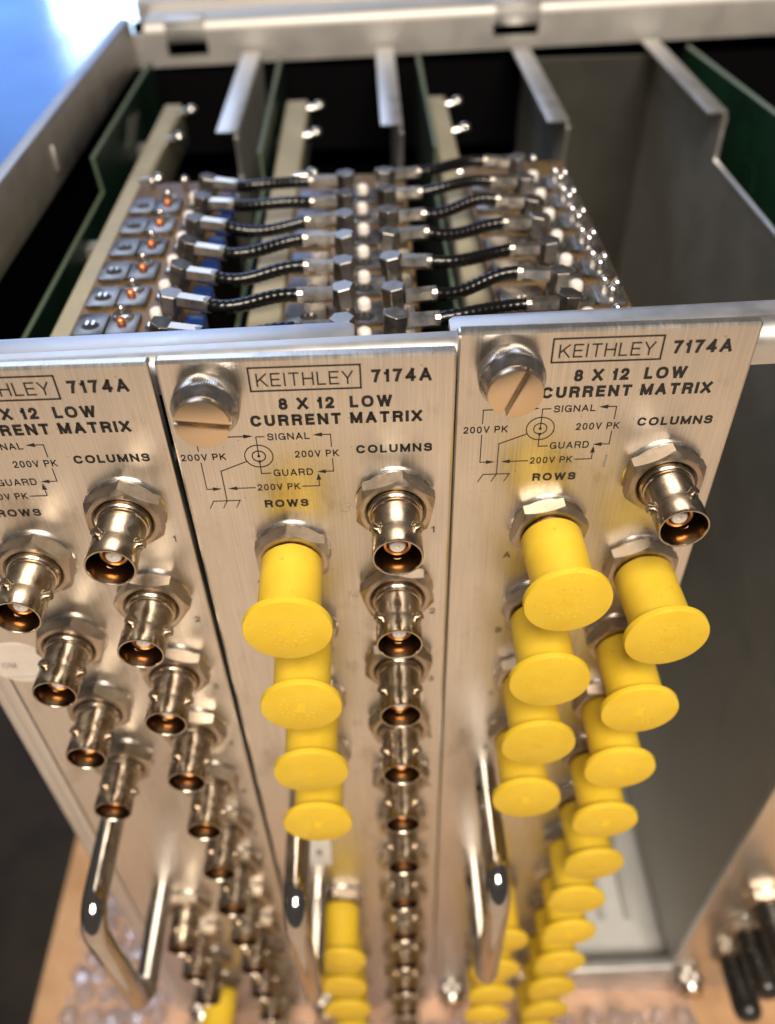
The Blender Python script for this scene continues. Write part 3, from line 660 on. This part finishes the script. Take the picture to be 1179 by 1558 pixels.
# ------------------------------------------------------------------ caps, each a thing of its own
ORD = ['first', 'second', 'third', 'fourth', 'fifth', 'sixth', 'seventh', 'eighth', 'ninth', 'tenth', 'eleventh', 'twelfth']
def cap(kind, px, py, pz, u, v_, label, group):
    o = link(kind, ME[kind], None, (px+u, py+random.uniform(-.35, .5), pz-v_), (random.uniform(-.022, .022), random.uniform(0, 6.28), random.uniform(-.022, .022))); tag(o, label, 'dust cap', group)
    return o
random.seed(5)
for i in range(1, 12):
    cap('yellow_cap', 54.98, 3.3, 1.8, UC, VC+i*PITCH, 'yellow dust cap on the %s column jack from the top, card beside empty slot' % ORD[i], 'yellow caps on the fully capped card')
for i in range(8):
    cap('yellow_cap', 54.98, 3.3, 1.8, UR, (VR if i < 4 else VE)+(i % 4)*PITCH, 'yellow vinyl dust cap on row jack %s of the card beside the empty slot' % 'ABCDEFGH'[i], 'yellow caps on the fully capped card')
for i in range(8):
    cap('yellow_cap', 0, 0, 0, UR, (VR if i < 4 else VE)+(i % 4)*PITCH, 'yellow vinyl dust cap on row jack %s of the card with bare column jacks' % 'ABCDEFGH'[i], 'yellow caps on the half capped card')
cap('yellow_cap', -54.73, 0.4, -.45, UR, VE+3*PITCH, 'lone yellow vinyl dust cap on the card with otherwise bare jacks', 'yellow cap on the bare card')
for i in range(3):
    cap('black_cap', X5, Y5, Z5, UR, VE+(i+1)*PITCH, 'black rubber dust cap on the %s row jack from the bottom of its card' % ['third', 'second', 'last'][i], 'black caps on the card across the empty slot')

# ------------------------------------------------------------------ coax jumpers between the cards
def hexferrule(a, c, r):
    a, c = Vector(a), Vector(c); q = MB(); d = (c-a)
    q.tube([a, a+d*.12, a+d*.14, c], r, 6); q.tube([a-d*.06, a+d*.10], r*.98, 14); return q
def plug(root, x, y, spin, tilt):
    q = MB(); n = 6
    hx = [(2.9*math.cos(2*PI*i/n+spin), 2.75*math.sin(2*PI*i/n+spin)) for i in range(n)]
    q.prism(hx, -2.6, 2.3, 'z'); q.lathe([(-7.6, 2.2), (-2.6, 2.2)], 16, (0, 0, 0), 'z')
    q.v = [tuple(Matrix.Rotation(tilt, 3, 'Y') @ Vector(p)) for p in q.v]
    q.v = [(px+x, py+y, pz-13.6) for px, py, pz in q.v]
    return cmesh(root, 'plug_body', q, 'tin', 0.18, 1, 14)
def jumper(xa, ya, xb, yb, k, side):
    label = 'black coax jumper %s from the front rail, %s' % (ORD[k], 'reaching to the card with bare jacks' if side == 0 else 'reaching to the fully capped card')
    root = thing('coax_jumper', ((xa+xb)/2, (ya+yb)/2, -20), label, 'cable', 'coax jumpers between the cards')
    j = lambda s: random.uniform(-s, s)
    za, zb = -13.2+j(.8), -13.0+j(.8)
    # ends of the ferrules and of the plugs
    if side == 0: fa0, fa1, fb0, fb1 = (xa+2.4, ya-1.4), (xa+9.2+j(.6), ya-3.8+j(.7)), (xb-2.3, yb-.8), (xb-9.4+j(.5), yb-1.2+j(.9))
    else: fa0, fa1, fb0, fb1 = (xa+2.6, ya+j(.6)), (xa+9.4, ya+j(1.2)), (xb-2.3, yb+j(.4)), (xb-9.2, yb+j(1.2))
    plug(root, xa, ya, 0.25+j(.5), 0.22+j(.12) if side == 0 else j(.14)); plug(root, xb, yb, 0.5+j(.5), j(.14))
    for (p0, p1, z) in ((fa1, fa0, za), (fb1, fb0, zb)): cmesh(root, 'ferrule', hexferrule((*p0, z), (*p1, z-.2), 1.85), 'ferrule', smooth=25)
    A, B = Vector((*fa1, za)), Vector((*fb1, zb)); da = (A-Vector((*fa0, za))).normalized(); db = (B-Vector((*fb0, zb))).normalized()
    l = (B-A).length*0.4; P1, P2 = A+da*l+Vector((0, 0, j(2.0)-.4)), B+db*l+Vector((0, j(1.5), j(2.0)))
    pts = []; n = 70
    for i in range(n+1):
        t = i/n; s = 1-t; pts.append(A*s**3 + P1*3*s*s*t + P2*3*s*t*t + B*t**3)
    pts = [A-da*1.2] + pts + [B-db*1.2]
    q = MB(); q.tube(pts, 1.55, 14, twist=lambda k_, a: 1+0.035*math.sin(2*a+k_*1.15)+0.02*math.sin(a*5-k_*1.15)); cmesh(root, 'cable', q, 'cable', smooth=80)
random.seed(11)
OFF = [3.2, -.6, 1.8, 2.6, -1.2, .4, 2.2]
for k in range(7): jumper(-6.6, Y1[k]-.6+random.uniform(-.7, .7), 32.4, Y2[k]-3.0+random.uniform(-.8, .8), k, 0)
for k in range(7): jumper(43.8, Y2[k]-2.2+random.uniform(-1, 1), 82.4, Y3[k]-2.6+OFF[k]*.7, k, 1)
print('triangles', sum(len(p.vertices)-2 for o in bpy.data.objects if o.type == 'MESH' for p in o.data.polygons))
